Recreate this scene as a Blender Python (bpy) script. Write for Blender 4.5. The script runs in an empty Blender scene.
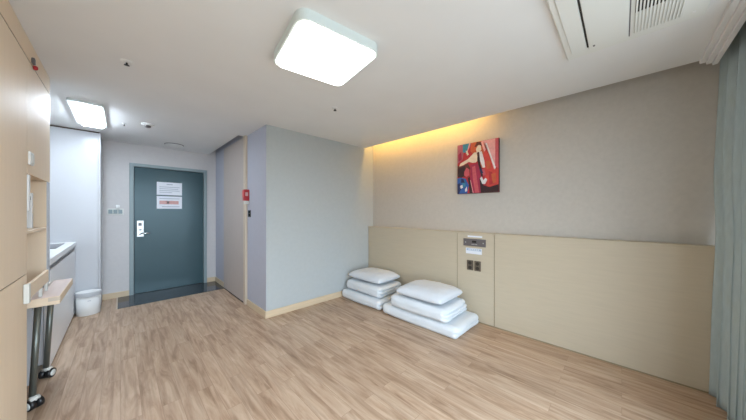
import bpy, bmesh, math, random
from mathutils import Vector, Matrix, noise
random.seed(7)
S = bpy.context.scene
COL = S.collection

# ------------------------------------------------------------------ camera, world, light, exposure
A = math.radians(45.2)
cd = bpy.data.cameras.new('camera'); cam = bpy.data.objects.new('camera', cd); COL.objects.link(cam)
cam.location = (0, 0, 1.3); cam.rotation_euler = (math.radians(90), 0, -A)
cd.sensor_width = 36; cd.lens = 36 * 250.5 / 746; cd.shift_y = 2 / 746; cd.clip_start = 0.02
S.camera = cam
S.view_settings.view_transform = 'Standard'; S.view_settings.look = 'None'
S.view_settings.gamma = 1; S.view_settings.use_curve_mapping = False
S.view_settings.exposure = 0.70
W = bpy.data.worlds.new('sky'); S.world = W; W.use_nodes = True
bgn = W.node_tree.nodes['Background']
bgn.inputs[0].default_value = (0.72, 0.86, 1.0, 1); bgn.inputs[1].default_value = 6.6
LAMP = 4.8          # main ceiling lamp
KLAMP = 34.0         # kitchen lamp
COVE = 26.0
_t = W.node_tree.nodes.new('ShaderNodeTexCoord'); _s = W.node_tree.nodes.new('ShaderNodeSeparateXYZ')
_r = W.node_tree.nodes.new('ShaderNodeValToRGB')          # bright hazy sky above, darker ground below the horizon
_m = W.node_tree.nodes.new('ShaderNodeMath'); _m.operation = 'MULTIPLY_ADD'; _m.inputs[1].default_value = 0.5; _m.inputs[2].default_value = 0.5
W.node_tree.links.new(_t.outputs['Generated'], _s.inputs[0]); W.node_tree.links.new(_s.outputs['Z'], _m.inputs[0])
W.node_tree.links.new(_m.outputs[0], _r.inputs[0]); W.node_tree.links.new(_r.outputs[0], bgn.inputs[0])
_r.color_ramp.elements[0].position = 0.47; _r.color_ramp.elements[0].color = (0.22, 0.25, 0.27, 1)
_r.color_ramp.elements[1].position = 0.53; _r.color_ramp.elements[1].color = (0.72, 0.86, 1.0, 1)
# daylight through the window behind the camera (portal only guides the sky light)
pl = bpy.data.lights.new('window_daylight', 'AREA'); pl.shape = 'RECTANGLE'; pl.size = 3.2; pl.size_y = 2.1
pl.cycles.is_portal = True
po = bpy.data.objects.new('window_daylight', pl); COL.objects.link(po)
po.location = (0.825, -0.86, 1.2); po.rotation_euler = (math.radians(90), 0, 0)

# ------------------------------------------------------------------ materials
def mat(name, col, rough=0.6, metal=0.0, noise_amt=0.0, noise_scale=8.0, stretch=(1,1,1), bump=0.0, bump_scale=60.0, emit=None, estr=0.0, coat=0.0, spec=0.5):
    m = bpy.data.materials.new(name); m.use_nodes = True
    nt = m.node_tree; b = nt.nodes['Principled BSDF']
    b.inputs['Base Color'].default_value = (*col, 1); b.inputs['Roughness'].default_value = rough
    b.inputs['Metallic'].default_value = metal; b.inputs['Coat Weight'].default_value = coat
    b.inputs['Specular IOR Level'].default_value = spec
    if emit: b.inputs['Emission Color'].default_value = (*emit, 1); b.inputs['Emission Strength'].default_value = estr
    if noise_amt or bump:
        tc = nt.nodes.new('ShaderNodeTexCoord'); mp = nt.nodes.new('ShaderNodeMapping')
        mp.inputs['Scale'].default_value = stretch; nt.links.new(tc.outputs['Object'], mp.inputs[0])
    if noise_amt:
        n = nt.nodes.new('ShaderNodeTexNoise'); n.inputs['Scale'].default_value = noise_scale; n.inputs['Detail'].default_value = 6
        nt.links.new(mp.outputs[0], n.inputs['Vector'])
        r = nt.nodes.new('ShaderNodeValToRGB')
        r.color_ramp.elements[0].position = 0.3; r.color_ramp.elements[1].position = 0.7
        r.color_ramp.elements[0].color = (*[c * (1 - noise_amt) for c in col], 1)
        r.color_ramp.elements[1].color = (*[min(1, c * (1 + noise_amt)) for c in col], 1)
        nt.links.new(n.outputs[0], r.inputs[0]); nt.links.new(r.outputs[0], b.inputs['Base Color'])
    if bump:
        n2 = nt.nodes.new('ShaderNodeTexNoise'); n2.inputs['Scale'].default_value = bump_scale
        nt.links.new(mp.outputs[0], n2.inputs['Vector'])
        bp = nt.nodes.new('ShaderNodeBump'); bp.inputs['Strength'].default_value = bump; bp.inputs['Distance'].default_value = 0.004
        nt.links.new(n2.outputs[0], bp.inputs['Height']); nt.links.new(bp.outputs[0], b.inputs['Normal'])
    return m

def hexc(r, g, b):
    f = lambda v: (v / 255 / 12.92) if v <= 10 else ((v / 255 + 0.055) / 1.055) ** 2.4
    return (f(r), f(g), f(b))

def floor_mat():
    m = bpy.data.materials.new('oak_laminate'); m.use_nodes = True
    nt = m.node_tree; L = nt.links; N = nt.nodes; b = N['Principled BSDF']
    tc = N.new('ShaderNodeTexCoord')
    mp = N.new('ShaderNodeMapping'); mp.inputs['Rotation'].default_value = (0, 0, math.radians(90))
    L.new(tc.outputs['Object'], mp.inputs[0])
    br = N.new('ShaderNodeTexBrick'); L.new(mp.outputs[0], br.inputs['Vector'])
    br.offset = 0.37; br.offset_frequency = 2
    br.inputs['Scale'].default_value = 1; br.inputs['Brick Width'].default_value = 0.92; br.inputs['Row Height'].default_value = 0.098
    br.inputs['Mortar Size'].default_value = 0.0011; br.inputs['Mortar Smooth'].default_value = 0.3; br.inputs['Bias'].default_value = 0.0
    br.inputs['Color1'].default_value = (0, 0, 0, 1); br.inputs['Color2'].default_value = (1, 1, 1, 1); br.inputs['Mortar'].default_value = (0.5, 0.5, 0.5, 1)
    # grain, shifted per plank
    sc = N.new('ShaderNodeVectorMath'); sc.operation = 'MULTIPLY'; sc.inputs[1].default_value = (11, 1.3, 1)
    L.new(tc.outputs['Object'], sc.inputs[0])
    off = N.new('ShaderNodeVectorMath'); off.operation = 'MULTIPLY'; off.inputs[1].default_value = (31, 17, 9)
    L.new(br.outputs['Color'], off.inputs[0])
    ad = N.new('ShaderNodeVectorMath'); L.new(sc.outputs[0], ad.inputs[0]); L.new(off.outputs[0], ad.inputs[1])
    g = N.new('ShaderNodeTexNoise'); g.inputs['Scale'].default_value = 1.6; g.inputs['Detail'].default_value = 7; g.inputs['Roughness'].default_value = 0.62; g.inputs['Distortion'].default_value = 0.7
    L.new(ad.outputs[0], g.inputs['Vector'])
    gr = N.new('ShaderNodeValToRGB'); e = gr.color_ramp.elements
    e[0].position = 0.33; e[0].color = (*hexc(158, 127, 102), 1)
    e[1].position = 0.66; e[1].color = (*hexc(208, 182, 158), 1)
    x = e.new(0.47); x.color = (*hexc(188, 158, 132), 1)
    L.new(g.outputs[0], gr.inputs[0])
    s2 = N.new('ShaderNodeVectorMath'); s2.operation = 'MULTIPLY'; s2.inputs[1].default_value = (48, 2.0, 1)
    L.new(tc.outputs['Object'], s2.inputs[0])
    a2 = N.new('ShaderNodeVectorMath'); L.new(s2.outputs[0], a2.inputs[0]); L.new(off.outputs[0], a2.inputs[1])
    g2 = N.new('ShaderNodeTexNoise'); g2.inputs['Scale'].default_value = 1.0; g2.inputs['Detail'].default_value = 5; g2.inputs['Distortion'].default_value = 0.4
    L.new(a2.outputs[0], g2.inputs['Vector'])
    r2 = N.new('ShaderNodeValToRGB'); r2.color_ramp.elements[0].position = .36; r2.color_ramp.elements[1].position = .5
    r2.color_ramp.elements[0].color = (0.70, 0.66, 0.62, 1); r2.color_ramp.elements[1].color = (1.03, 1.03, 1.03, 1)
    L.new(g2.outputs[0], r2.inputs[0])
    fg = N.new('ShaderNodeMix'); fg.data_type = 'RGBA'; fg.blend_type = 'MULTIPLY'; fg.inputs[0].default_value = .45
    L.new(gr.outputs[0], fg.inputs[6]); L.new(r2.outputs[0], fg.inputs[7])
    # plank to plank tone
    tn = N.new('ShaderNodeMix'); tn.data_type = 'RGBA'; tn.blend_type = 'MULTIPLY'; tn.inputs[0].default_value = 1
    tr = N.new('ShaderNodeValToRGB'); tr.color_ramp.elements[0].color = (0.84, 0.85, 0.85, 1); tr.color_ramp.elements[1].color = (0.95, 0.97, 0.975, 1)
    L.new(br.outputs['Color'], tr.inputs[0]); L.new(fg.outputs[2], tn.inputs[6]); L.new(tr.outputs[0], tn.inputs[7])
    jm = N.new('ShaderNodeMix'); jm.data_type = 'RGBA'; jm.inputs[7].default_value = (*hexc(128, 98, 76), 1)
    jf = N.new('ShaderNodeMath'); jf.operation = 'MULTIPLY'; jf.inputs[1].default_value = 0.55
    L.new(br.outputs['Fac'], jf.inputs[0]); L.new(jf.outputs[0], jm.inputs[0]); L.new(tn.outputs[2], jm.inputs[6])
    L.new(jm.outputs[2], b.inputs['Base Color'])
    b.inputs['Roughness'].default_value = 0.42
    bp = N.new('ShaderNodeBump'); bp.inputs['Strength'].default_value = 0.12; bp.inputs['Distance'].default_value = 0.002
    L.new(g.outputs[0], bp.inputs['Height']); L.new(bp.outputs[0], b.inputs['Normal'])
    return m

M = {}
M['floor'] = floor_mat()
M['ceiling'] = mat('ceiling_paint', hexc(230, 231, 231), 0.9, noise_amt=0.015, noise_scale=3)
M['wall'] = mat('greige_wallpaper', hexc(194, 189, 181), 0.85, noise_amt=0.03, noise_scale=30, bump=0.15, bump_scale=220)
M['boxwall'] = mat('pale_grey_wallpaper', hexc(178, 184, 185), 0.85, noise_amt=0.02, noise_scale=25, bump=0.12, bump_scale=220)
M['entrywall'] = mat('lilac_grey_wallpaper', hexc(180, 183, 196), 0.85, noise_amt=0.02, noise_scale=25, bump=0.12, bump_scale=220)
M['doorwall'] = mat('pale_grey_entry_wallpaper', hexc(206, 204, 204), 0.85, noise_amt=0.02, noise_scale=25, bump=0.12, bump_scale=220)
M['oak'] = mat('light_oak_panel', hexc(194, 182, 160), 0.5, noise_amt=0.028, noise_scale=5, stretch=(1, 1, 14))
M['oakseam'] = mat('panel_joint', hexc(150, 138, 112), 0.7)
M['skirt'] = mat('oak_skirting', hexc(210, 190, 160), 0.5, noise_amt=0.06, noise_scale=6, stretch=(1, 1, 12))
M['cab'] = mat('beige_oak_laminate', hexc(232, 211, 184), 0.55, noise_amt=0.018, noise_scale=4, stretch=(8, 8, 0.7))
M['cabdark'] = mat('cupboard_gap', hexc(70, 52, 40), 0.8)
M['closet'] = mat('closet_laminate', hexc(184, 174, 168), 0.5, noise_amt=0.04, noise_scale=5, stretch=(8, 8, 0.7))
M['cream'] = mat('cream_edge', hexc(206, 192, 174), 0.5)
M['white'] = mat('white_gloss', hexc(192, 194, 198), 0.25)
M['kitchenwhite'] = mat('white_cabinet_front', hexc(243, 244, 245), 0.3)
M['whitematt'] = mat('white_plastic', hexc(232, 233, 232), 0.45)
M['offwhite'] = mat('offwhite_plastic', hexc(214, 214, 208), 0.5)
M['stone'] = mat('white_worktop', hexc(240, 241, 243), 0.25, noise_amt=0.02, noise_scale=60)
M['black'] = mat('black_plastic', hexc(26, 26, 28), 0.35)
M['glassblack'] = mat('black_glass', hexc(22, 24, 30), 0.08)
M['dark'] = mat('dark_recess', hexc(48, 46, 44), 0.9)
M['door'] = mat('teal_steel', hexc(62, 86, 93), 0.22, metal=0.08, noise_amt=0.03, noise_scale=2, spec=0.3)
M['frame'] = mat('grey_steel_frame', hexc(140, 156, 160), 0.4)
M['steel'] = mat('satin_steel', hexc(196, 200, 200), 0.3, metal=0.85)
M['chrome'] = mat('chrome', hexc(214, 216, 216), 0.15, metal=1)
M['legsteel'] = mat('grey_green_steel', hexc(112, 116, 110), 0.35, metal=0.6)
M['tile'] = mat('dark_polished_stone', hexc(58, 60, 64), 0.10, noise_amt=0.12, noise_scale=40)
M['red'] = mat('red_plastic', hexc(176, 30, 40), 0.4)
M['redlight'] = mat('pink_red_cover', hexc(206, 96, 96), 0.4)
M['cotton'] = mat('white_cotton', hexc(220, 226, 231), 0.9, bump=0.7, bump_scale=20)
M['cotton2'] = mat('white_pillowcase', hexc(214, 220, 227), 0.9, bump=0.7, bump_scale=24)
M['curtain'] = mat('grey_teal_curtain', hexc(166, 182, 186), 0.9, noise_amt=0.05, noise_scale=60, stretch=(1, 1, 0.2), bump=0.2, bump_scale=300)
M['paper'] = mat('white_paper', hexc(228, 232, 240), 0.7)
M['papergrey'] = mat('printed_grey', hexc(172, 178, 190), 0.7)
M['paperred'] = mat('printed_red', hexc(208, 164, 160), 0.7)
M['paperblue'] = mat('printed_blue', hexc(166, 184, 206), 0.6)
M['plate'] = mat('grey_metal_plate', hexc(112, 108, 110), 0.4, metal=0.3)
M['socket'] = mat('bronze_grey_socket', hexc(98, 88, 76), 0.45)
M['socketdark'] = mat('socket_hole', hexc(52, 46, 40), 0.6)
M['lampwhite'] = mat('lamp_housing', hexc(216, 226, 224), 0.45)
M['ac'] = mat('ac_white', hexc(226, 228, 224), 0.45)
M['acgrey'] = mat('ac_grey', hexc(218, 221, 217), 0.5)
M['diff'] = mat('lamp_diffuser', (0.9, 0.9, 0.9), 0.5, emit=(1.0, 0.965, 0.91), estr=LAMP)
M['kdiff'] = mat('kitchen_diffuser', (0.9, 0.9, 0.9), 0.5, emit=(0.77, 0.88, 1.0), estr=KLAMP)
M['led'] = mat('warm_led', (0.9, 0.8, 0.6), 0.5, emit=(1.0, 0.56, 0.13), estr=COVE)
def glass_mat():
    m = bpy.data.materials.new('window_glass'); m.use_nodes = True; nt = m.node_tree
    nt.nodes.remove(nt.nodes['Principled BSDF'])
    t = nt.nodes.new('ShaderNodeBsdfTransparent'); g = nt.nodes.new('ShaderNodeBsdfGlossy'); g.inputs['Roughness'].default_value = 0.02
    mx = nt.nodes.new('ShaderNodeMixShader'); mx.inputs[0].default_value = 0.06
    nt.links.new(t.outputs[0], mx.inputs[1]); nt.links.new(g.outputs[0], mx.inputs[2])
    nt.links.new(mx.outputs[0], nt.nodes['Material Output'].inputs[0]); return m
M['glass'] = glass_mat()

# ------------------------------------------------------------------ helpers
def nb(): return bmesh.new()
def bx(bm, x0, x1, y0, y1, z0, z1, bev=0.0, seg=2, mi=0):
    vs = [bm.verts.new((x, y, z)) for z in (z0, z1) for y in (y0, y1) for x in (x0, x1)]
    fs = [bm.faces.new([vs[i] for i in f]) for f in ((0, 2, 3, 1), (4, 5, 7, 6), (0, 1, 5, 4), (2, 6, 7, 3), (0, 4, 6, 2), (1, 3, 7, 5))]
    for f in fs: f.material_index = mi
    if bev > 0:
        es = list({e for f in fs for e in f.edges})
        r = bmesh.ops.bevel(bm, geom=es, offset=bev, segments=seg, profile=0.5, affect='EDGES')
        for f in r['faces']: f.material_index = mi
    return bm
def box(*a, **k): return bx(nb(), *a, **k)
def tube(bm, p, q, r, seg=16, r2=None, cap=True, mi=0):
    p, q = Vector(p), Vector(q); d = q - p; r2 = r if r2 is None else r2
    u = d.orthogonal().normalized(); v = d.normalized().cross(u)
    a = [bm.verts.new(p + (u * math.cos(t) + v * math.sin(t)) * r) for t in [2 * math.pi * i / seg for i in range(seg)]]
    b = [bm.verts.new(q + (u * math.cos(t) + v * math.sin(t)) * r2) for t in [2 * math.pi * i / seg for i in range(seg)]]
    fs = [bm.faces.new((a[i], a[(i + 1) % seg], b[(i + 1) % seg], b[i])) for i in range(seg)]
    if cap: fs += [bm.faces.new(a[::-1]), bm.faces.new(b)]
    for f in fs: f.material_index = mi; f.smooth = True
    return bm
def lathe(bm, c, prof, seg=32, axis='Z', mi=0):
    rings = []
    for r, h in prof:
        ring = []
        for i in range(seg):
            t = 2 * math.pi * i / seg
            a, b = r * math.cos(t), r * math.sin(t)
            v = {'Z': (a, b, h), 'X': (h, a, b), 'Y': (a, h, b)}[axis]
            ring.append(bm.verts.new(Vector(c) + Vector(v)))
        rings.append(ring)
    for k in range(len(rings) - 1):
        for i in range(seg):
            f = bm.faces.new((rings[k][i], rings[k][(i + 1) % seg], rings[k + 1][(i + 1) % seg], rings[k + 1][i])); f.smooth = True; f.material_index = mi
    for ring in (rings[0], rings[-1]):
        if (ring[0].co - ring[seg // 2].co).length > 1e-5: bm.faces.new(ring).material_index = mi
    return bm
def rrect(bm, cx, cy, w, d, r, z0, z1, rot=0, seg=8, mi=0, taper=0.0):
    """rounded rectangle slab"""
    def ring(z, ins):
        pts = []
        for sx, sy, a0 in ((1, 1, 0), (-1, 1, 90), (-1, -1, 180), (1, -1, 270)):
            for k in range(seg + 1):
                a = math.radians(a0 + 90 * k / seg)
                x = sx * (w / 2 - r) + math.cos(a) * (r - ins); y = sy * (d / 2 - r) + math.sin(a) * (r - ins)
                pts.append((cx + x * math.cos(rot) - y * math.sin(rot), cy + x * math.sin(rot) + y * math.cos(rot), z))
        return [bm.verts.new(p) for p in pts]
    a, b = ring(z0, taper), ring(z1, 0); n = len(a)
    fs = [bm.faces.new((a[i], a[(i + 1) % n], b[(i + 1) % n], b[i])) for i in range(n)] + [bm.faces.new(a[::-1]), bm.faces.new(b)]
    for f in fs: f.material_index = mi
    return bm

ORG = {}
def root_loc(p):
    return ORG[p.name]
def tag(o, label=None, cat=None, group=None, kind=None):
    if label: o['label'] = label
    if cat: o['category'] = cat
    if group: o['group'] = group
    if kind: o['kind'] = kind
    return o
def thing(name, label, cat, loc, group=None, kind=None):
    o = bpy.data.objects.new(name, None); COL.objects.link(o); o.location = loc; o.empty_display_size = 0.05
    ORG[o.name] = Vector(loc); return tag(o, label, cat, group, kind)
def obj(name, bm, m, parent=None, org=None, smooth=False):
    me = bpy.data.meshes.new(name)
    bmesh.ops.recalc_face_normals(bm, faces=bm.faces[:])
    if smooth:
        for f in bm.faces: f.smooth = True
    if parent is not None: o0 = ORG[parent.name]
    elif org is not None: o0 = Vector(org)
    else:
        xs = [v.co.x for v in bm.verts]; ys = [v.co.y for v in bm.verts]; zs = [v.co.z for v in bm.verts]
        o0 = Vector(((min(xs) + max(xs)) / 2, (min(ys) + max(ys)) / 2, min(zs)))
    bm.transform(Matrix.Translation(-o0)); bm.to_mesh(me); bm.free()
    for k in (m if isinstance(m, (list, tuple)) else [m]): me.materials.append(k)
    o = bpy.data.objects.new(name, me); COL.objects.link(o); ORG[o.name] = o0
    if parent is not None: o.parent = parent
    else: o.location = o0
    return o
def struct(name, bm, m, parent=None, org=(0, 0, 0)):
    o = obj(name, bm, m, parent, None if parent else org)
    if parent is None: o['kind'] = 'structure'
    return o

def slant(bm):
    for v in bm.verts: v.co.y -= max(0, v.co.x - XB) * 0.0165
    return bm
# ------------------------------------------------------------------ room shell
XR, YD, ZC = 3.08, 5.43, 2.37
XE = 2.888                      # ceiling edge at the cove
XB, YB = 1.252, 3.085            # boxed-in bathroom corner
XL, YW = -1.02, -0.78           # left wall, window wall
struct('floor', box(XL - .1, XR + .1, YW - .1, YD + .1, -0.1, 0), M['floor'])
c = nb()                        # ceiling slab with cove slot at right, slot over the closet, curtain pocket by the window
bx(c, XL - .1, 1.155, -0.39, YD, ZC, ZC + .04)
bx(c, 1.155, XE - .3, -0.39, 3.80, ZC, ZC + .04)
bx(c, XE - .3, XE, -0.39, YB + .1, ZC, ZC + .04)
struct('ceiling', c, M['ceiling'])
c = nb()
bx(c, XL - .1, XR + .1, YW - .1, YD + .1, 2.56, 2.62)
struct('ceiling_upper', c, M['ceiling'])
struct('trim_1', bx(box(XL, XE, -0.418, -0.39, 2.345, 2.40, .004), XL, XE, -0.444, -0.418, 2.33, 2.40, .004), M['ceiling'])
bmx = nb(); bx(bmx, XL, XE + .0, -0.468, -0.444, 2.315, 2.42, .004); struct('trim_2', bmx, M['ceiling'])
struct('wall_right', box(XR, XR + .1, YW - .1, YB + .1, 0, 2.56), M['wall'])
w = nb()                        # bathroom box: front face and side face
bx(w, XB + .002, XR, YB, YB + .1, 0, 2.56); struct('wall_bathroom_front', slant(w), M['boxwall'])
w = nb(); bx(w, XB, XB + .002, YB + .0005, YB + .1, 0, 2.56); bx(w, XB, XB + .1, YB + .1, 3.76, 0, 2.56); struct('wall_bathroom_side', w, M['entrywall'])
struct('wall_entry_right', box(1.262, 1.36, 3.76, YD, 0, 2.56), M['entrywall'])
w = nb(); DX0, DX1, DZ = 0.094, 1.118, 2.066
bx(w, XL - .1, DX0, YD, YD + .12, 0, 2.56); bx(w, DX1, 1.36, YD, YD + .12, 0, 2.56); bx(w, DX0, DX1, YD, YD + .12, DZ, 2.56)
bx(w, DX0, DX1, YD + .10, YD + .12, 0, DZ)
struct('wall_door', w, M['doorwall'])
struct('wall_left', box(XL - .1, XL, YW - .1, YD + .12, 0, 2.56), M['wall'])
w = nb(); WX0, WX1, WZ0, WZ1 = -0.8, 2.45, 0.15, 2.25
bx(w, XL - .1, WX0, YW - .1, YW, 0, 2.56); bx(w, WX1, XR + .1, YW - .1, YW, 0, 2.56)
bx(w, WX0, WX1, YW - .1, YW, 0, WZ0); bx(w, WX0, WX1, YW - .1, YW, WZ1, 2.56)
struct('wall_window', w, M['wall'])
wn = thing('window_1', 'wide sliding window behind the camera', 'window', ((WX0 + WX1) / 2, YW - .05, WZ0), kind='structure')
f = nb(); t = .05
bx(f, WX0, WX1, YW - .08, YW - .03, WZ0, WZ0 + t); bx(f, WX0, WX1, YW - .08, YW - .03, WZ1 - t, WZ1)
for x in (WX0, (WX0 + WX1 - t) / 2, WX1 - t): bx(f, x, x + t, YW - .08, YW - .03, WZ0 + t, WZ1 - t)
obj('window_frame', f, M['whitematt'], wn)
xm = (WX0 + WX1) / 2
for a, b in ((WX0 + t, xm - t / 2), (xm + t / 2, WX1 - t)): obj('pane', box(a, b, YW - .058, YW - .052, WZ0 + t, WZ1 - t), M['glass'], wn)

# skirting
struct('baseboard_bathroom_front', slant(box(XB - .012, 2.95, YB - .012, YB, 0, .085, .003)), M['skirt'])
struct('baseboard_bathroom_side', box(XB - .012, XB, YB, 3.715, 0, .085, .003), M['skirt'])
struct('baseboard_door_left', box(-.195, DX0 - .004, YD - .012, YD, 0, .085, .003), M['skirt'])
struct('baseboard_door_right', box(DX1 + .004, 1.25, YD - .012, YD, 0, .085, .003), M['skirt'])
struct('baseboard_entry_right', box(1.250, 1.262, 4.83, YD - .012, 0, .085, .003), M['skirt'])
# entrance stone
obj_t = struct('floor_entry_stone', box(-.03, 1.249, 4.79, YD + .03, 0.0, .004, .001), M['tile'])
struct('trim_3', box(-.045, -.03, 4.79, YD - .012, 0, .005), M['cream'])

# ------------------------------------------------------------------ entrance door
d = thing('door_1', 'grey teal steel entrance door in a grey frame', 'door', ((DX0 + DX1) / 2, YD, 0), kind='structure')
f = nb(); fw = .05
bx(f, DX0, DX0 + fw, YD - .015, YD + .1, 0, DZ, .003); bx(f, DX1 - fw, DX1, YD - .015, YD + .1, 0, DZ, .003); bx(f, DX0 + fw, DX1 - fw, YD - .015, YD + .1, DZ - fw, DZ, .003)
obj('door_frame', f, M['frame'], d)
obj('door_leaf', box(DX0 + fw + .004, DX1 - fw - .004, YD + .012, YD + .06, .008, DZ - fw - .004, .003), M['door'], d)
pk = box(.176, .262, YD - .012, YD + .012, .905, 1.165, .006)
pk = obj('lock_plate', pk, M['steel'], d)
h = nb(); tube(h, (.232, YD - .012, .962), (.232, YD - .055, .962), .011); tube(h, (.232, YD - .05, .962), (.335, YD - .055, .962), .0095)
obj('handle', h, M['chrome'], pk)
h = nb(); lathe(h, (.219, YD - .018, 1.02), [(.0, -.004), (.013, -.004), (.015, 0), (.015, .007)], 20, 'Y'); obj('thumb_turn', h, M['steel'], pk)
obj('keypad_window', box(.196, .236, YD - .0145, YD - .012, 1.08, 1.13, .001), M['plate'], pk)
obj('keyhole', box(.206, .226, YD - .0145, YD - .012, .936, .952, .001), M['dark'], pk)

def notice(name, x0, x1, z0, z1, label, lines):
    y = YD + .0118
    r = obj(name, box(x0, x1, y - .0012, y, z0, z1), M['paper'])
    tag(r, label, 'notice', 'papers on the entrance door')
    for (a, b, zz, hh, m) in lines:
        obj('printed_line', box(x0 + a * (x1 - x0), x0 + b * (x1 - x0), y - .0018, y - .0012, z0 + zz * (z1 - z0), z0 + (zz + hh) * (z1 - z0)), M[m], r)
notice('notice_sheet', .418, .752, 1.585, 1.80, 'pale blue-white printed sheet taped high on the entrance door, above another sheet',
       [(.38, .62, .80, .07, 'papergrey'), (.1, .9, .60, .05, 'papergrey'), (.1, .85, .46, .05, 'papergrey'), (.1, .9, .32, .05, 'papergrey'), (.1, .6, .18, .05, 'papergrey')])
notice('notice_sheet', .418, .752, 1.355, 1.565, 'printed sheet with a pink red band, the lower one taped on the entrance door',
       [(.1, .9, .78, .06, 'papergrey'), (.1, .86, .36, .28, 'paperred'), (.40, .46, .40, .22, 'papergrey'), (.2, .9, .14, .06, 'papergrey')])
# switch plate by the door
sp = obj('switch_plate', box(-.142, .03, YD - .010, YD, 1.258, 1.352, .003), M['acgrey']); tag(sp, 'long grey wall switch plate to the left of the entrance door', 'switch')
for k in range(3): obj('rocker', box(-.130 + k * .052, -.086 + k * .052, YD - .015, YD - .010, 1.275, 1.335, .002), M['frame'], sp)
kc = obj('key_card_holder', box(-.055, -.010, YD - .035, YD, 1.352, 1.405, .006), M['whitematt']); tag(kc, 'small white box sitting on top of the grey switch plate by the door', 'switch box')

# ------------------------------------------------------------------ sliding closet door on the entry's right
cl = thing('closet_door', 'pale beige sliding closet panel with a cream edge, right of the entrance', 'closet door', (1.24, 4.3, 0))
obj('panel', box(1.238, 1.258, 3.80, 4.82, .012, 2.37, .003), M['closet'], cl)
obj('edge_post', box(1.222, 1.261, 3.725, 3.80, .004, 2.37, .004), M['cream'], cl)
obj('floor_track', box(1.236, 1.260, 3.80, 4.82, 0.0, .010, .001), M['dark'], cl)

# fire alarm box and thermostat on the bathroom side wall
fa = obj('fire_alarm', box(1.185, 1.262, 3.655, 3.722, 1.455, 1.61, .006), M['red']); tag(fa, 'red fire alarm box on the grey wall beside the closet edge', 'fire alarm')
obj('alarm_cover', box(1.178, 1.185, 3.663, 3.714, 1.50, 1.60, .003), M['redlight'], fa)
obj('alarm_badge', box(1.20, 1.235, 3.651, 3.655, 1.52, 1.57, .001), M['paperred'], fa)
obj('alarm_plate', box(1.20, 1.262, 3.660, 3.718, 1.41, 1.455, .002), M['offwhite'], fa)
th = obj('thermostat', box(1.244, 1.262, 3.59, 3.675, 1.23, 1.325, .004), M['black']); tag(th, 'small black wall control below the red fire alarm', 'thermostat')
for k in range(2): obj('button', box(1.241, 1.244, 3.60, 3.665, 1.243 + k * .043, 1.277 + k * .043, .001), M['glassblack'], th)

# ------------------------------------------------------------------ headboard panelling on the right wall
HX, HZ = 2.96, 1.055
for y0, y1, lab in ((1.462, YB - .032, 'light oak headboard panel behind the white bedding, next to the bathroom wall'),
                    (1.022, 1.457, 'narrow light oak headboard panel that carries the sockets and control plate'),
                    (-0.60, 1.017, 'long light oak headboard panel between the socket panel and the curtain')):
    p = obj('headboard_panel', box(HX + .0012, XR - .0012, y0, y1 - .002, .012, HZ - .016, .0015), M['oak']); tag(p, lab, 'wall panel', 'oak headboard panels')
    obj('top_edge', box(HX - .006, XR - .0012, y0, y1 - .002, HZ - .016, HZ, .002), M['oak'], p)
    obj('plinth', box(HX + .004, XR - .0012, y0, y1 - .002, 0, .012), M['oakseam'], p)
struct('trim_4', bx(box(HX + .008, XR, 1.453, 1.464, 0, HZ - .02), HX + .008, XR, 1.013, 1.024, 0, HZ - .02), M['oakseam'])
cp = obj('control_plate', box(HX - .012, HX, 1.108, 1.372, .893, .98, .003), M['plate']); tag(cp, 'grey metal control plate near the top of the socket panel', 'control plate')
obj('display', box(HX - .014, HX - .012, 1.215, 1.265, .935, .96, .0005), M['black'], cp)
for y in (1.345, 1.135): b = nb(); lathe(b, (HX - .0135, y, .936), [(0, -.002), (.006, -.001), (.007, .0015)], 12, 'X'); obj('screw', b, M['steel'], cp)
b = nb()
for k in range(4): bx(b, HX - .0135, HX - .012, 1.205 + k * .018, 1.215 + k * .018, .912, .919)
obj('printed_marks', b, M['offwhite'], cp)
s = obj('sticker_strip', box(HX - .001, HX, 1.15, 1.325, .998, 1.018), M['paper']); tag(s, 'white sticker strip above the grey control plate', 'sticker')
s = obj('sticker_strip', box(HX - .001, HX, 1.155, 1.345, .800, .868), M['paper']); tag(s, 'pale sticker with a blue printed band below the grey control plate', 'sticker')
obj('blue_band', box(HX - .0016, HX - .001, 1.163, 1.337, .838, .862), M['paperblue'], s)
for k in range(6): obj('printed_mark', box(HX - .002, HX - .0016, 1.19 + k * .022, 1.202 + k * .022, .843, .857), M['paper'], s)
for y0, lab in ((1.254, 'bronze grey wall socket, the left one of the pair below the control plate'), (1.165, 'bronze grey wall socket, the right one of the pair below the control plate')):
    s = obj('wall_socket', box(HX - .010, HX, y0, y0 + .075, .604, .722, .003), M['socket']); tag(s, lab, 'socket', 'sockets on the headboard')
    for zc in (.690, .636):
        b = nb(); lathe(b, (HX - .0115, y0 + .0375, zc), [(0, 0), (.018, 0), (.021, -.001), (.021, .002)], 20, 'X'); obj('outlet', b, M['socketdark'], s)

# ------------------------------------------------------------------ cove light
cv = thing('cove_light', 'warm strip light in the ceiling slot above the painting wall', 'light', (2.93, 2.3, 2.52))
obj('channel', box(2.90, 2.94, 1.15, 3.05, 2.535, 2.56), M['whitematt'], cv)
obj('led_strip', box(2.905, 2.935, 1.15, 3.05, 2.525, 2.535), M['led'], cv)

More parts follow.
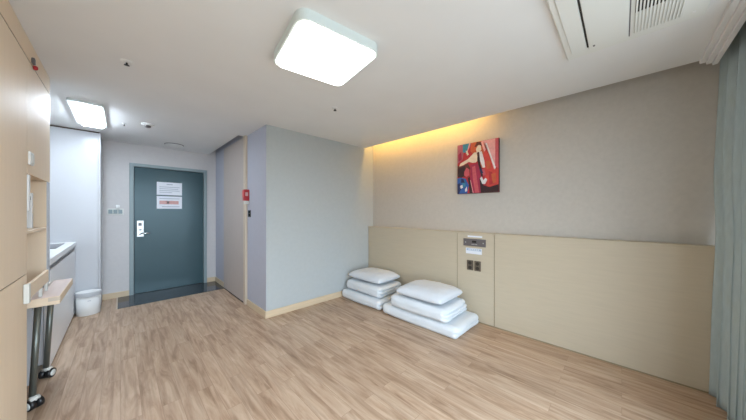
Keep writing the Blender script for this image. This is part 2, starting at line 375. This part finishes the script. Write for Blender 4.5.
# ------------------------------------------------------------------ ceiling lamps
lr = math.radians(-8.9); lc = (0.952, 1.397)
cl = thing('ceiling_lamp', 'large square white ceiling lamp with rounded corners, lit, in mid room', 'lamp', (lc[0], lc[1], ZC))
obj('housing', rrect(nb(), *lc, .535, .535, .065, 2.312, ZC, lr), M['lampwhite'], cl)
obj('diffuser', rrect(nb(), *lc, .515, .515, .06, 2.300, 2.3118, lr, taper=.012), M['diff'], cl)
kl = thing('ceiling_lamp', 'small bright rectangular ceiling lamp over the kitchenette', 'lamp', (-.24, 4.06, ZC))
obj('housing', rrect(nb(), -.24, 4.11, .235, .90, .02, 2.345, ZC), M['lampwhite'], kl)
obj('diffuser', rrect(nb(), -.235, 4.12, .185, .80, .02, 2.322, 2.3448, taper=.01), M['kdiff'], kl)

# ------------------------------------------------------------------ air conditioner
ac = thing('air_conditioner', 'flat white ceiling air conditioner with slot and ribbed grille', 'air conditioner', (1.55, -.03, ZC))
AX0, AX1, AY0, AY1 = 0.95, 2.185, -.315, .265
obj('fascia', box(AX0, AX1, AY0, AY1, 2.345, ZC - .0012, .006), M['ac'], ac)
obj('flap', box(1.05, 2.09, .158, .235, 2.338, 2.345, .003), M['ac'], ac)
obj('slot', box(1.05, 2.09, .148, .1565, 2.3435, 2.345), M['dark'], ac)
obj('access_panel', box(1.05, 2.12, -.0275, .1465, 2.340, 2.345, .002), M['ac'], ac)
obj('panel_joint', box(1.05, 2.13, -.034, -.029, 2.3438, 2.345), M['plate'], ac)
obj('logo_mark', box(2.075, 2.095, .118, .128, 2.3395, 2.340), M['plate'], ac)
obj('grille_opening', box(1.2, 1.90, -.225, -.05, 2.3438, 2.345), M['dark'], ac)
obj('grille_panel', box(1.90, 2.11, -.228, -.047, 2.3436, 2.345), M['acgrey'], ac)
for k in range(14):
    y = -.225 + k * .0128
    obj('rib', box(1.2, 2.105, y, y + .0068, 2.338, 2.3436, .001), M['ac'], ac)
obj('indicator', box(2.10, 2.118, -.275, -.262, 2.343, 2.345, .001), M['whitematt'], ac)

# ------------------------------------------------------------------ sprinklers and sensors
def sprinkler(x, y, lab, s=1.0):
    r = thing('sprinkler', lab, 'sprinkler', (x, y, ZC), 'ceiling sprinklers')
    b = nb(); lathe(b, (x, y, ZC), [(.034 * s, 0), (.034 * s, -.003), (.026 * s, -.007), (.012 * s, -.009)], 24); obj('escutcheon', b, M['whitematt'], r)
    b = nb(); tube(b, (x, y, ZC - .008), (x, y, ZC - .024), .006 * s); lathe(b, (x, y, ZC), [(.0, -.024), (.014 * s, -.024), (.016 * s, -.027), (0, -.028)], 16); obj('head', b, M['black'], r)
sprinkler(.03, 2.498, 'sprinkler head on the ceiling left of the big lamp')
sprinkler(1.554, 2.094, 'sprinkler head on the ceiling in front of the bathroom wall')
sprinkler(.03, 4.279, 'tiny sprinkler head on the ceiling right beside the kitchenette lamp', .6)
r = thing('smoke_detector', 'round white detector on the ceiling between kitchenette lamp and door', 'detector', (.233, 4.10, ZC))
b = nb(); lathe(b, (.233, 4.10, ZC), [(.06, 0), (.06, -.012), (.045, -.018), (.03, -.02)], 28); obj('base', b, M['whitematt'], r)
b = nb(); lathe(b, (.233, 4.10, ZC), [(.03, -.02), (.03, -.036), (.018, -.042), (0, -.043)], 24); obj('sensor', b, M['plate'], r)
r = thing('entry_sensor_light', 'shallow white ceiling fitting in front of the entrance door', 'ceiling fitting', (.60, 5.05, ZC))
b = nb(); lathe(b, (.60, 5.05, ZC), [(.115, 0), (.115, -.010), (.10, -.022), (.06, -.028), (0, -.03)], 32); obj('cover', b, M['whitematt'], r)
b = nb(); lathe(b, (.60, 5.05, ZC), [(.123, 0), (.123, -.006), (.115, -.008)], 32); obj('rim', b, M['plate'], r)

# ------------------------------------------------------------------ tall cupboards at the left
CX = -.40
NY0, NY1 = 2.555, 3.14
cb = thing('tall_cupboard', 'tall beige wood-grain cupboard, floor to ceiling at the left edge', 'cupboard', (-.7, 1.6, 0))
obj('carcass', box(XL + .002, CX - .022, .62, NY0 - .004, 0, 2.228), M['cab'], cb)
for k, (a, b_) in enumerate(((.62, 1.585), (1.588, NY0 - .002))):
    obj('upper_door', box(CX - .02, CX, a, b_, .929, 2.236, .0015), M['cab'], cb)
    obj('lower_door', box(CX - .02, CX, a, b_, .02, .9225, .0015), M['cab'], cb)
obj('shadow_gap', box(CX - .021, CX - .006, .62, NY0 - .002, .9225, .929), M['cabdark'], cb)
wc = thing('wall_cupboard', 'beige cupboard above the niche with switch and white end edge', 'cupboard', (-.7, 2.9, 1.53))
obj('carcass', box(XL + .002, CX - .022, NY0, 3.25, 1.535, 2.228), M['cab'], wc)
obj('door', box(CX - .02, CX, NY0 + .002, 3.25, 1.535, 2.236, .0015), M['cab'], wc)
obj('end_edge', box(XL + .002, CX - .001, 3.2505, 3.262, 1.535, 2.365), M['white'], wc)
fl = obj('filler_panel', box(CX - .02, CX, .62, 3.25, 2.2445, 2.369, .001), M['cab']); tag(fl, 'long beige filler strip between the cupboards and the ceiling', 'panel')
obj('shadow_gap', box(CX - .03, CX - .003, .62, 3.25, 2.2372, 2.2446), M['cabdark'], fl)
nc = thing('niche_unit', 'open beige niche with shelf above the rolling table, white front edge', 'shelf unit', (-.7, 2.85, 0))
obj('side_panel', bx(box(XL + .002, CX, NY1 + .012, 3.25, .745, 1.533, .002), XL + .002, -.47, NY1 + .012, 3.25, 0, .745), M['white'], nc)
obj('lining', box(XL + .03, CX - .004, NY1, NY1 + .012, .745, 1.533), M['cab'], nc)
obj('back_panel', box(XL + .002, XL + .03, NY0 - .002, NY1 + .012, 0, 1.533), M['cab'], nc)
obj('shelf', box(XL + .03, CX - .004, NY0 - .002, NY1, 1.165, 1.185, .002), M['cab'], nc)
sw = obj('wall_switch', box(CX, CX + .010, 2.575, 2.665, 1.592, 1.672, .003), M['whitematt']); tag(sw, 'small white switch plate on the beige cupboard above the niche', 'switch')
obj('rocker', box(CX + .010, CX + .014, 2.59, 2.65, 1.602, 1.662, .002), M['offwhite'], sw)
it = obj('intercom', box(CX - .055, CX + .004, 2.575, 2.615, 1.305, 1.530, .006), M['whitematt']); tag(it, 'flat white box hung at the front of the niche', 'intercom')
obj('bracket', box(CX - .06, CX - .03, NY0 - .001, 2.575, 1.36, 1.48, .002), M['offwhite'], it)
rt = obj('wireless_router', box(-.515, -.437, 2.93, 2.965, 1.1865, 1.435, .006), M['whitematt']); tag(rt, 'upright white box with a dark spot standing on the niche shelf', 'router')
obj('indicator', box(-.459, -.443, 2.927, 2.93, 1.385, 1.41, .001), M['black'], rt)
obj('front_panel', box(-.50, -.465, 2.927, 2.93, 1.20, 1.36, .001), M['papergrey'], rt)
al = thing('alarm_sensor', 'small red and grey fitting at the top seam of the beige cupboards', 'sensor', (CX, 2.68, 2.22))
obj('bracket', box(CX, CX + .014, 2.655, 2.69, 2.246, 2.283, .004), M['plate'], al)
b = nb(); lathe(b, (CX, 2.71, 2.238), [(.014, 0), (.014, .012), (.010, .018), (0, .02)], 16, 'X'); obj('red_cap', b, M['red'], al)

# rolling table
tb = thing('rolling_table', 'beige slide-out table on grey legs with castors, parked under the niche', 'table', (-.37, 3.07, 0))
TT = mat('pinkish_table_top', hexc(222, 204, 196), 0.45, noise_amt=.03, noise_scale=4, stretch=(8, .7, 8))
b = nb(); bx(b, -.80, -.295, 2.745, 3.13, .669, .722, .003); obj('tabletop', b, M['cab'], tb)
obj('tabletop_wing', box(-.398, -.295, 3.13, 3.40, .669, .722, .003), M['cab'], tb)
b = nb(); bx(b, -.79, -.299, 2.75, 3.13, .722, .7235); bx(b, -.394, -.299, 3.13, 3.396, .722, .7235); obj('top_veneer', b, TT, tb)
obj('edge_strip', box(-.345, -.293, 2.742, 2.7448, .694, .720, .001), M['cream'], tb)
rl = obj('back_rail', box(-.3955, -.378, 2.49, 3.03, .785, .872, .003), M['cab'], tb)
obj('rail_end', box(-.398, -.376, 2.455, 2.49, .765, .878, .004), M['offwhite'], rl)
for y in (2.80, 2.98): obj('rail_bracket', box(-.392, -.378, y, y + .02, .7235, .785), M['offwhite'], rl)
def leg(xt, yt, xb, yb, ang):
    b = nb(); tube(b, (xb, yb, .085), (xt, yt, .669), .016, 20); l = obj('leg', b, M['legsteel'], tb)
    a = Vector((math.cos(ang), math.sin(ang), 0)); n = Vector((-a.y, a.x, 0)); c0 = Vector((xb, yb, 0)) + n * .012
    b = nb(); tube(b, (xb, yb, .068), (xb, yb, .092), .014, 16); tube(b, c0 + Vector((0, 0, .066)) - a * .022, c0 + Vector((0, 0, .066)) + a * .022, .018, 12)
    obj('caster_fork', b, M['offwhite'], l)
    for s_ in (-1, 1):
        p = c0 + Vector((0, 0, .0345)) + a * (s_ * .019)
        b = nb(); tube(b, p - a * .0125, p + a * .0125, .033, 28)
        obj('caster_wheel', b, M['black'], l)
        b = nb(); tube(b, p + a * (s_ * .012), p + a * (s_ * .017), .024, 24, .020); obj('hub_cap', b, M['acgrey'], l)
leg(-.392, 2.79, -.412, 2.765, math.radians(-140)); leg(-.385, 3.20, -.411, 3.19, math.radians(-25))
obj('brace', box(-.418, -.398, 2.82, 3.17, .630, .669, .002), M['offwhite'], tb)

# ------------------------------------------------------------------ kitchenette
kb = thing('base_cabinet', 'white kitchenette base cabinet with handle groove under the worktop', 'cabinet', (-.7, 4.0, 0))
obj('carcass', box(XL + .002, -.432, 3.255, 4.950, .09, .86), M['white'], kb)
obj('plinth', box(XL + .05, -.46, 3.255, 4.950, 0, .09), M['offwhite'], kb)
ys = [3.257, 3.80, 4.40, 4.948]
for a, b_ in zip(ys, ys[1:]):
    obj('door', box(-.43, -.408, a, b_ - .003, .03, .822, .002), M['kitchenwhite'], kb)
obj('handle_groove', box(-.431, -.418, 3.257, 4.948, .823, .868), M['plate'], kb)
wt = obj('worktop', box(XL + .002, -.40, 3.255, 4.953, .868, .922, .004), M['stone']); tag(wt, 'white kitchenette worktop with a black hob set into it', 'worktop')
hb = obj('hob', box(-.86, -.47, 4.15, 4.72, .922, .927, .002), M['glassblack']); tag(hb, 'black glass hob set on the white worktop', 'hob')
for (x, y) in ((-.66, 4.29), (-.66, 4.57)):
    b = nb(); lathe(b, (x, y, .927), [(.085, 0), (.085, .0006), (.078, .0006), (.078, 0)], 32); obj('ring', b, M['plate'], hb)
tp = thing('tall_unit', 'tall glossy white cabinet beside the entrance, behind the wastebin', 'cabinet', (-.6, 5.15, 0))
obj('side_panel', box(XL + .002, -.212, 4.958, 4.985, 0, 2.352, .002), M['white'], tp)
obj('edge', box(-.21, -.19, 4.955, 5.425, 0, 2.352, .002), M['white'], tp)
obj('carcass', box(XL + .002, -.212, 4.985, 5.425, 0.03, 2.35), M['offwhite'], tp)
obj('top_shadow_strip', box(XL + .002, -.20, 4.965, 5.425, 2.352, 2.369), M['cabdark'], tp)  # dark colour stands in for the ceiling's shadow above the unit
# wastebin
bn = thing('wastebin', 'round white wastebin on the floor in front of the tall white cabinet', 'bin', (-.290, 4.832, 0))
b = nb(); lathe(b, (-.290, 4.832, 0), [(0, 0.001), (.097, 0.001), (.102, .006), (.111, .285), (.107, .285), (.098, .012), (0, .012)], 40); obj('body', b, M['whitematt'], bn)
b = nb(); n = 48
rings = []
for r_, z_ in ((.106, .20), (.108, .27), (.1115, .29), (.1145, .288), (.1155, .262), (.1160, .238)):
    rings.append([b.verts.new((-.290 + (r_ + .0012 * math.sin(9 * 2 * math.pi * i / n) * (z_ < .27)) * math.cos(2 * math.pi * i / n), 4.832 + r_ * math.sin(2 * math.pi * i / n), z_ + (.004 * math.sin(5 * 2 * math.pi * i / n) if z_ < .24 else 0))) for i in range(n)])
for k in range(len(rings) - 1):
    for i in range(n): b.faces.new((rings[k][i], rings[k][(i + 1) % n], rings[k + 1][(i + 1) % n], rings[k + 1][i])).smooth = True
obj('liner', b, M['white'], bn)
b = nb(); bx(b, -.292, -.262, 4.722, 4.7235, .185, .192); obj('printed_mark', b, M['papergrey'], bn)

# ------------------------------------------------------------------ painting
PX, PY0, PY1, PZ0, PZ1 = 3.045, .998, 1.497, 1.530, 2.152
pt = obj('painting', box(PX, XR - .001, PY0, PY1, PZ0, PZ1, .002), mat('canvas_edge', hexc(92, 34, 36), 0.7)); tag(pt, 'colourful unframed canvas painting in reds hung on the right wall', 'painting')
cols = dict(crim=(178, 44, 52), red=(204, 66, 60), orng=(196, 92, 58), mag=(158, 38, 72), dark=(52, 28, 34), brown=(92, 46, 40), cream=(226, 208, 186), white=(226, 222, 224),
            pink=(222, 160, 160), rose=(196, 86, 96), teal=(54, 128, 158), blue=(48, 92, 160), navy=(34, 42, 84), mauve=(170, 96, 110))
names = list(cols); pm = [mat('paint_' + k, hexc(*cols[k]), 0.55, noise_amt=.12, noise_scale=25, bump=.3, bump_scale=60) for k in names]
shapes = [
 ('crim', [(0, 0), (1, 0), (1, 1), (0, 1)]),
 ('mauve', [(0, .62), (.14, .70), (.20, 1), (0, 1)]),
 ('teal', [(.14, .84), (.24, .82), (.33, .93), (.35, 1), (.14, 1)]),
 ('pink', [(.30, .90), (.34, 1), (.31, 1), (.26, .86), (.22, .80), (.25, .80)]),
 ('orng', [(.36, 1), (.66, 1), (.78, .74), (.80, .52), (.62, .48), (.48, .70), (.34, .84)]),
 ('pink', [(.64, 1), (.93, 1), (.93, .52), (.90, .42), (.80, .70), (.76, .86)]),
 ('red', [(.70, .88), (.78, .74), (.90, .42), (1, .44), (1, .10), (.74, .10), (.66, .40), (.64, .66)]),
 ('rose', [(.93, 1), (1, 1), (1, .44), (.94, .46)]),
 ('white', [(.70, .95), (.74, .94), (.94, .46), (.92, .42)]),
 ('brown', [(0, .58), (.10, .56), (.28, .60), (.34, .50), (.30, .34), (.10, .34), (0, .36)]),
 ('dark', [(.02, .52), (.20, .56), (.22, .42), (.12, .32), (.02, .34)]),
 ('mag', [(.34, .56), (.52, .58), (.58, .44), (.64, .30), (.70, .0), (.38, 0), (.34, .3)]),
 ('rose', [(.38, .52), (.46, .54), (.50, .3), (.56, .0), (.46, .0), (.40, .3)]),
 ('rose', [(.18, .44), (.24, .52), (.31, .48), (.31, .36), (.24, .33), (.18, .37)]),
 ('blue', [(0, .32), (.10, .33), (.22, .30), (.30, .16), (.26, 0), (0, 0)]),
 ('navy', [(0, .20), (.07, .22), (.10, .10), (.04, .0), (0, 0)]),
 ('teal', [(.12, .26), (.20, .26), (.22, .14), (.14, .12)]),
 ('white', [(.07, .16), (.13, .18), (.15, .12), (.09, .10)]),
 ('white', [(.20, .08), (.25, .14), (.26, .05), (.21, .03)]),
 ('dark', [(.28, .3), (.32, .34), (.40, .0), (.32, 0)]),
 ('pink', [(.335, .26), (.35, .26), (.42, .0), (.405, .0)]),
 ('dark', [(.56, .30), (.66, .14), (.80, .10), (1, .14), (1, 0), (.60, 0)]),
 ('cream', [(.05, .56), (.08, .62), (.28, .69), (.44, .80), (.53, .79), (.55, .66), (.48, .60), (.40, .60), (.30, .63), (.16, .58)]),
 ('cream', [(.48, .86), (.53, .93), (.60, .92), (.61, .83), (.55, .78), (.50, .79)]),
 ('brown', [(.44, .90), (.50, 1), (.62, .98), (.68, .86), (.62, .90), (.56, .94), (.49, .91)]),
 ('white', [(.56, .80), (.62, .80), (.68, .62), (.70, .48), (.64, .48), (.58, .62)]),
 ('dark', [(.52, .80), (.56, .79), (.55, .66), (.60, .52), (.66, .36), (.62, .28), (.56, .48), (.51, .64)]),
 ('white', [(.58, .28), (.62, .31), (.66, .24), (.71, .28), (.75, .24), (.70, .16), (.63, .17)]),
 ('crim', [(.78, .40), (.86, .38), (.90, .16), (.80, .14)]),
 ('orng', [(.84, .34), (.94, .36), (.95, .18), (.88, .16)]),
 ('mag', [(.02, .80), (.10, .86), (.12, .70), (.04, .66)]),
 ('cream', [(.22, .86), (.26, .86), (.30, .78), (.26, .76)]),
 ('brown', [(.50, .78), (.54, .80), (.56, .74), (.52, .70)]),
 ('orng', [(.38, .94), (.42, .96), (.48, .84), (.44, .80)]),
 ('pink', [(.60, .98), (.64, 1), (.72, .82), (.68, .78)]),
 ('navy', [(.10, .30), (.16, .30), (.20, .22), (.10, .22)]),
 ('rose', [(.60, .44), (.68, .46), (.72, .34), (.66, .32)]),
 ('navy', [(.56, .46), (.60, .48), (.66, .38), (.62, .36)]),
 ('orng', [(.72, .60), (.80, .60), (.84, .46), (.74, .44)]),
]
b = nb()
for k, (cn, pts) in enumerate(shapes):
    x = PX - .0006 - k * .00012
    vs = [b.verts.new((x, PY1 - .002 - u * (PY1 - PY0 - .004), PZ0 + .002 + v * (PZ1 - PZ0 - .004))) for u, v in pts]
    f = b.faces.new(vs); f.material_index = names.index(cn)
bmesh.ops.triangulate(b, faces=b.faces[:])
bmesh.ops.recalc_face_normals(b, faces=b.faces[:])
obj('painted_surface', b, pm, pt)

# ------------------------------------------------------------------ bedding
def grid_box(nx, ny, nz):
    """closed box grid on [-1,1]^3 as a bmesh"""
    b = nb(); V = {}
    def v(i, j, k):
        key = (i, j, k)
        if key not in V: V[key] = b.verts.new((2 * i / nx - 1, 2 * j / ny - 1, 2 * k / nz - 1))
        return V[key]
    for i in range(nx):
        for j in range(ny):
            for k in (0, nz): b.faces.new((v(i, j, k), v(i + 1, j, k), v(i + 1, j + 1, k), v(i, j + 1, k)))
    for i in range(nx):
        for k in range(nz):
            for j in (0, ny): b.faces.new((v(i, j, k), v(i + 1, j, k), v(i + 1, j, k + 1), v(i, j, k + 1)))
    for j in range(ny):
        for k in range(nz):
            for i in (0, nx): b.faces.new((v(i, j, k), v(i, j + 1, k), v(i, j + 1, k + 1), v(i, j, k + 1)))
    return b
def soft_block(x0, x1, y0, y1, z0, z1, rad, layers, seed, wrinkle=.006, end_depth=.03, puff=.012):
    """folded quilt: rounded fold towards -X, layer edges showing at the -Y end and the +X side"""
    cx, cy, cz = (x0 + x1) / 2, (y0 + y1) / 2, (z0 + z1) / 2; hx, hy, hz = (x1 - x0) / 2, (y1 - y0) / 2, (z1 - z0) / 2
    b = grid_box(64, 80, 30); sd = Vector((seed * 7.3, seed * 3.1, seed * 1.7))
    for v in b.verts:
        u = v.co.copy()
        p = Vector((u.x * hx, u.y * hy, u.z * hz))
        q = Vector((max(-hx + rad, min(hx - rad, p.x)), max(-hy + rad, min(hy - rad, p.y)), max(-hz + rad, min(hz - rad, p.z))))
        dlt = p - q
        n = dlt.normalized() if dlt.length > 1e-9 else Vector((0, 0, 1))
        if dlt.length > 1e-9: p = q + n * rad
        zt = (p.z + hz) / (2 * hz)
        # layer creases on the ends
        side = max(0, -n.y) ** 1.2 + max(0, n.y) ** 1.2 + max(0, n.x) ** 1.2
        for li in range(1, layers):
            zc = li / layers + .05 * noise.noise(Vector((p.x * 4, p.y * 4, li * 3.7)) + sd)
            g = math.exp(-((zt - zc) / .05) ** 2)
            p -= n * g * end_depth * min(1, side)
        lay = int(min(layers - 1, zt * layers))
        p += Vector((0, 1, 0)) * (.022 * noise.noise(Vector((lay * 5.1, p.x * 3, 0)) + sd)) * max(0, -n.y)
        # soft wrinkles
        w = noise.noise(Vector((p.x * 7, p.y * 3.2, p.z * 9)) + sd) + .5 * noise.noise(Vector((p.x * 17, p.y * 9, p.z * 22)) + sd)
        p += n * w * wrinkle
        # puffiness of top and long side
        p.z += puff * .2 * max(0, n.z) * (1 - u.x ** 2) * (1 - u.y ** 2)
        p.x -= puff * 1.0 * max(0, -n.x) * (1 - u.y ** 2)
        if n.z < -.5: p.z = max(p.z, -hz)
        v.co = Vector((cx, cy, cz)) + p
        v.co.z = max(v.co.z, z0)
    for f in b.faces: f.smooth = True
    return b
def pillow(x0, x1, y0, y1, z0, z1, seed, tilt=0):
    cx, cy = (x0 + x1) / 2, (y0 + y1) / 2; hx, hy, h = (x1 - x0) / 2, (y1 - y0) / 2, (z1 - z0)
    b = nb(); n = 44; sd = Vector((seed * 5.3, seed * 2.1, 0)); T = []; B = []
    for i in range(n + 1):
        tr, br_ = [], []
        for j in range(n + 1):
            u, v = 2 * i / n - 1, 2 * j / n - 1
            px = u * (1 - .05 * (1 - v * v) * abs(u) ** 3 - .05 * (abs(u * v)) ** 6); py = v * (1 - .04 * (1 - u * u) * abs(v) ** 3 - .05 * (abs(u * v)) ** 6)
            th = ((1 - abs(u) ** 3.2) * (1 - abs(v) ** 3.2)) ** .42
            x, y = cx + px * hx, cy + py * hy
            wr = noise.noise(Vector((x * 8, y * 8, 0)) + sd) * .009 + noise.noise(Vector((x * 22, y * 17, 1)) + sd) * .005
            edge = min(1, th * 1.6)
            zt = z0 + h * .36 + th * h * .64 + wr * edge
            zb = z0 + h * .36 - th * h * .36
            if i in (0, n) or j in (0, n):
                w_ = b.verts.new((x, y, z0 + h * .36 + .004 * noise.noise(Vector((x * 9, y * 9, 3)) + sd))); tr.append(w_); br_.append(w_)
            else:
                tr.append(b.verts.new((x, y, zt))); br_.append(b.verts.new((x, y, zb)))
        T.append(tr); B.append(br_)
    for i in range(n):
        for j in range(n):
            b.faces.new((T[i][j], T[i + 1][j], T[i + 1][j + 1], T[i][j + 1]))
            b.faces.new((B[i][j], B[i][j + 1], B[i + 1][j + 1], B[i + 1][j]))
    for f in b.faces: f.smooth = True
    return b
def bed(name, b, m, lab, cat, grp): return tag(obj(name, b, m), lab, cat, grp)
bed('folded_mattress', soft_block(2.365, 2.935, 2.235, 3.045, 0.0, .128, .052, 2, 1, .005), M['cotton'], 'folded white floor mattress at the bottom of the stack in the corner', 'mattress', 'folded floor mattresses')
bed('folded_quilt', soft_block(2.42, 2.91, 2.27, 3.00, .136, .280, .058, 3, 2, .008), M['cotton'], 'folded white quilt in the middle of the stack in the corner', 'quilt', 'folded quilts')
bed('pillow', pillow(2.44, 2.93, 2.31, 2.98, .292, .43, 3), M['cotton2'], 'white pillow on top of the bedding stack in the corner', 'pillow', 'pillows on the bedding stacks')
bed('folded_mattress', soft_block(2.365, 2.935, 1.165, 2.20, 0.0, .128, .052, 2, 4, .005), M['cotton'], 'folded white floor mattress at the bottom of the larger stack below the sockets', 'mattress', 'folded floor mattresses')
bed('folded_quilt', soft_block(2.335, 2.87, 1.275, 2.05, .137, .285, .060, 3, 5, .008), M['cotton'], 'folded white quilt in the middle of the larger stack nearer the sockets', 'quilt', 'folded quilts')
bed('pillow', pillow(2.32, 2.87, 1.32, 1.95, .297, .44, 6), M['cotton2'], 'white pillow on top of the larger bedding stack nearer the sockets', 'pillow', 'pillows on the bedding stacks')

# ------------------------------------------------------------------ curtain
ct = thing('curtain', 'long grey teal pleated curtain bunched at the right edge', 'curtain', (2.5, -.54, 0))
def curtain_bm(x0, x1, yc, amp, pleats, z0, z1, seed, lean=0.055):
    b = nb(); n, mz = 220, 40; g = []
    for k in range(mz + 1):
        t = k / mz; z = z0 + (z1 - z0) * t; row = []
        for i in range(n + 1):
            s = i / n; a = amp * (1.0 - .35 * t)
            ph = 2 * math.pi * pleats * s + .5 * math.sin(3 * s * math.pi + seed) + 1.99
            y = yc + lean * (1 - t) ** .7 + a * math.sin(ph) * (.75 + .25 * math.sin(7 * s + seed)) + .008 * noise.noise(Vector((s * 9, t * 3, seed)))
            q = max(0, min(1, (z - 1.09) / .5)); xe = x1 - .118 * (1 - q * q * (3 - 2 * q))      # drapes over the headboard's front below
            x = x0 + (xe - x0) * s + (.35 * a * math.sin(2 * ph) + .01 * math.sin(2.2 * t + 5 * s)) * min(1, 8 * (1 - s))
            row.append(b.verts.new((x, y, z)))
        g.append(row)
    for k in range(mz):
        for i in range(n): b.faces.new((g[k][i], g[k][i + 1], g[k + 1][i + 1], g[k + 1][i])).smooth = True
    return b
co = obj('drape', curtain_bm(2.0, 3.055, -.548, .052, 7, .012, 2.49, 1.0), M['curtain'], ct)
sm = co.modifiers.new('thickness', 'SOLIDIFY'); sm.thickness = .004
obj('heading_tape', box(2.05, 3.055, -.560, -.544, 2.47, 2.53), M['curtain'], ct)
cr = obj('curtain_rail', box(XL + .05, XR - .003, -.561, -.529, 2.532, 2.56, .003), M['whitematt']); tag(cr, 'white curtain rail in the ceiling pocket by the window', 'curtain rail')
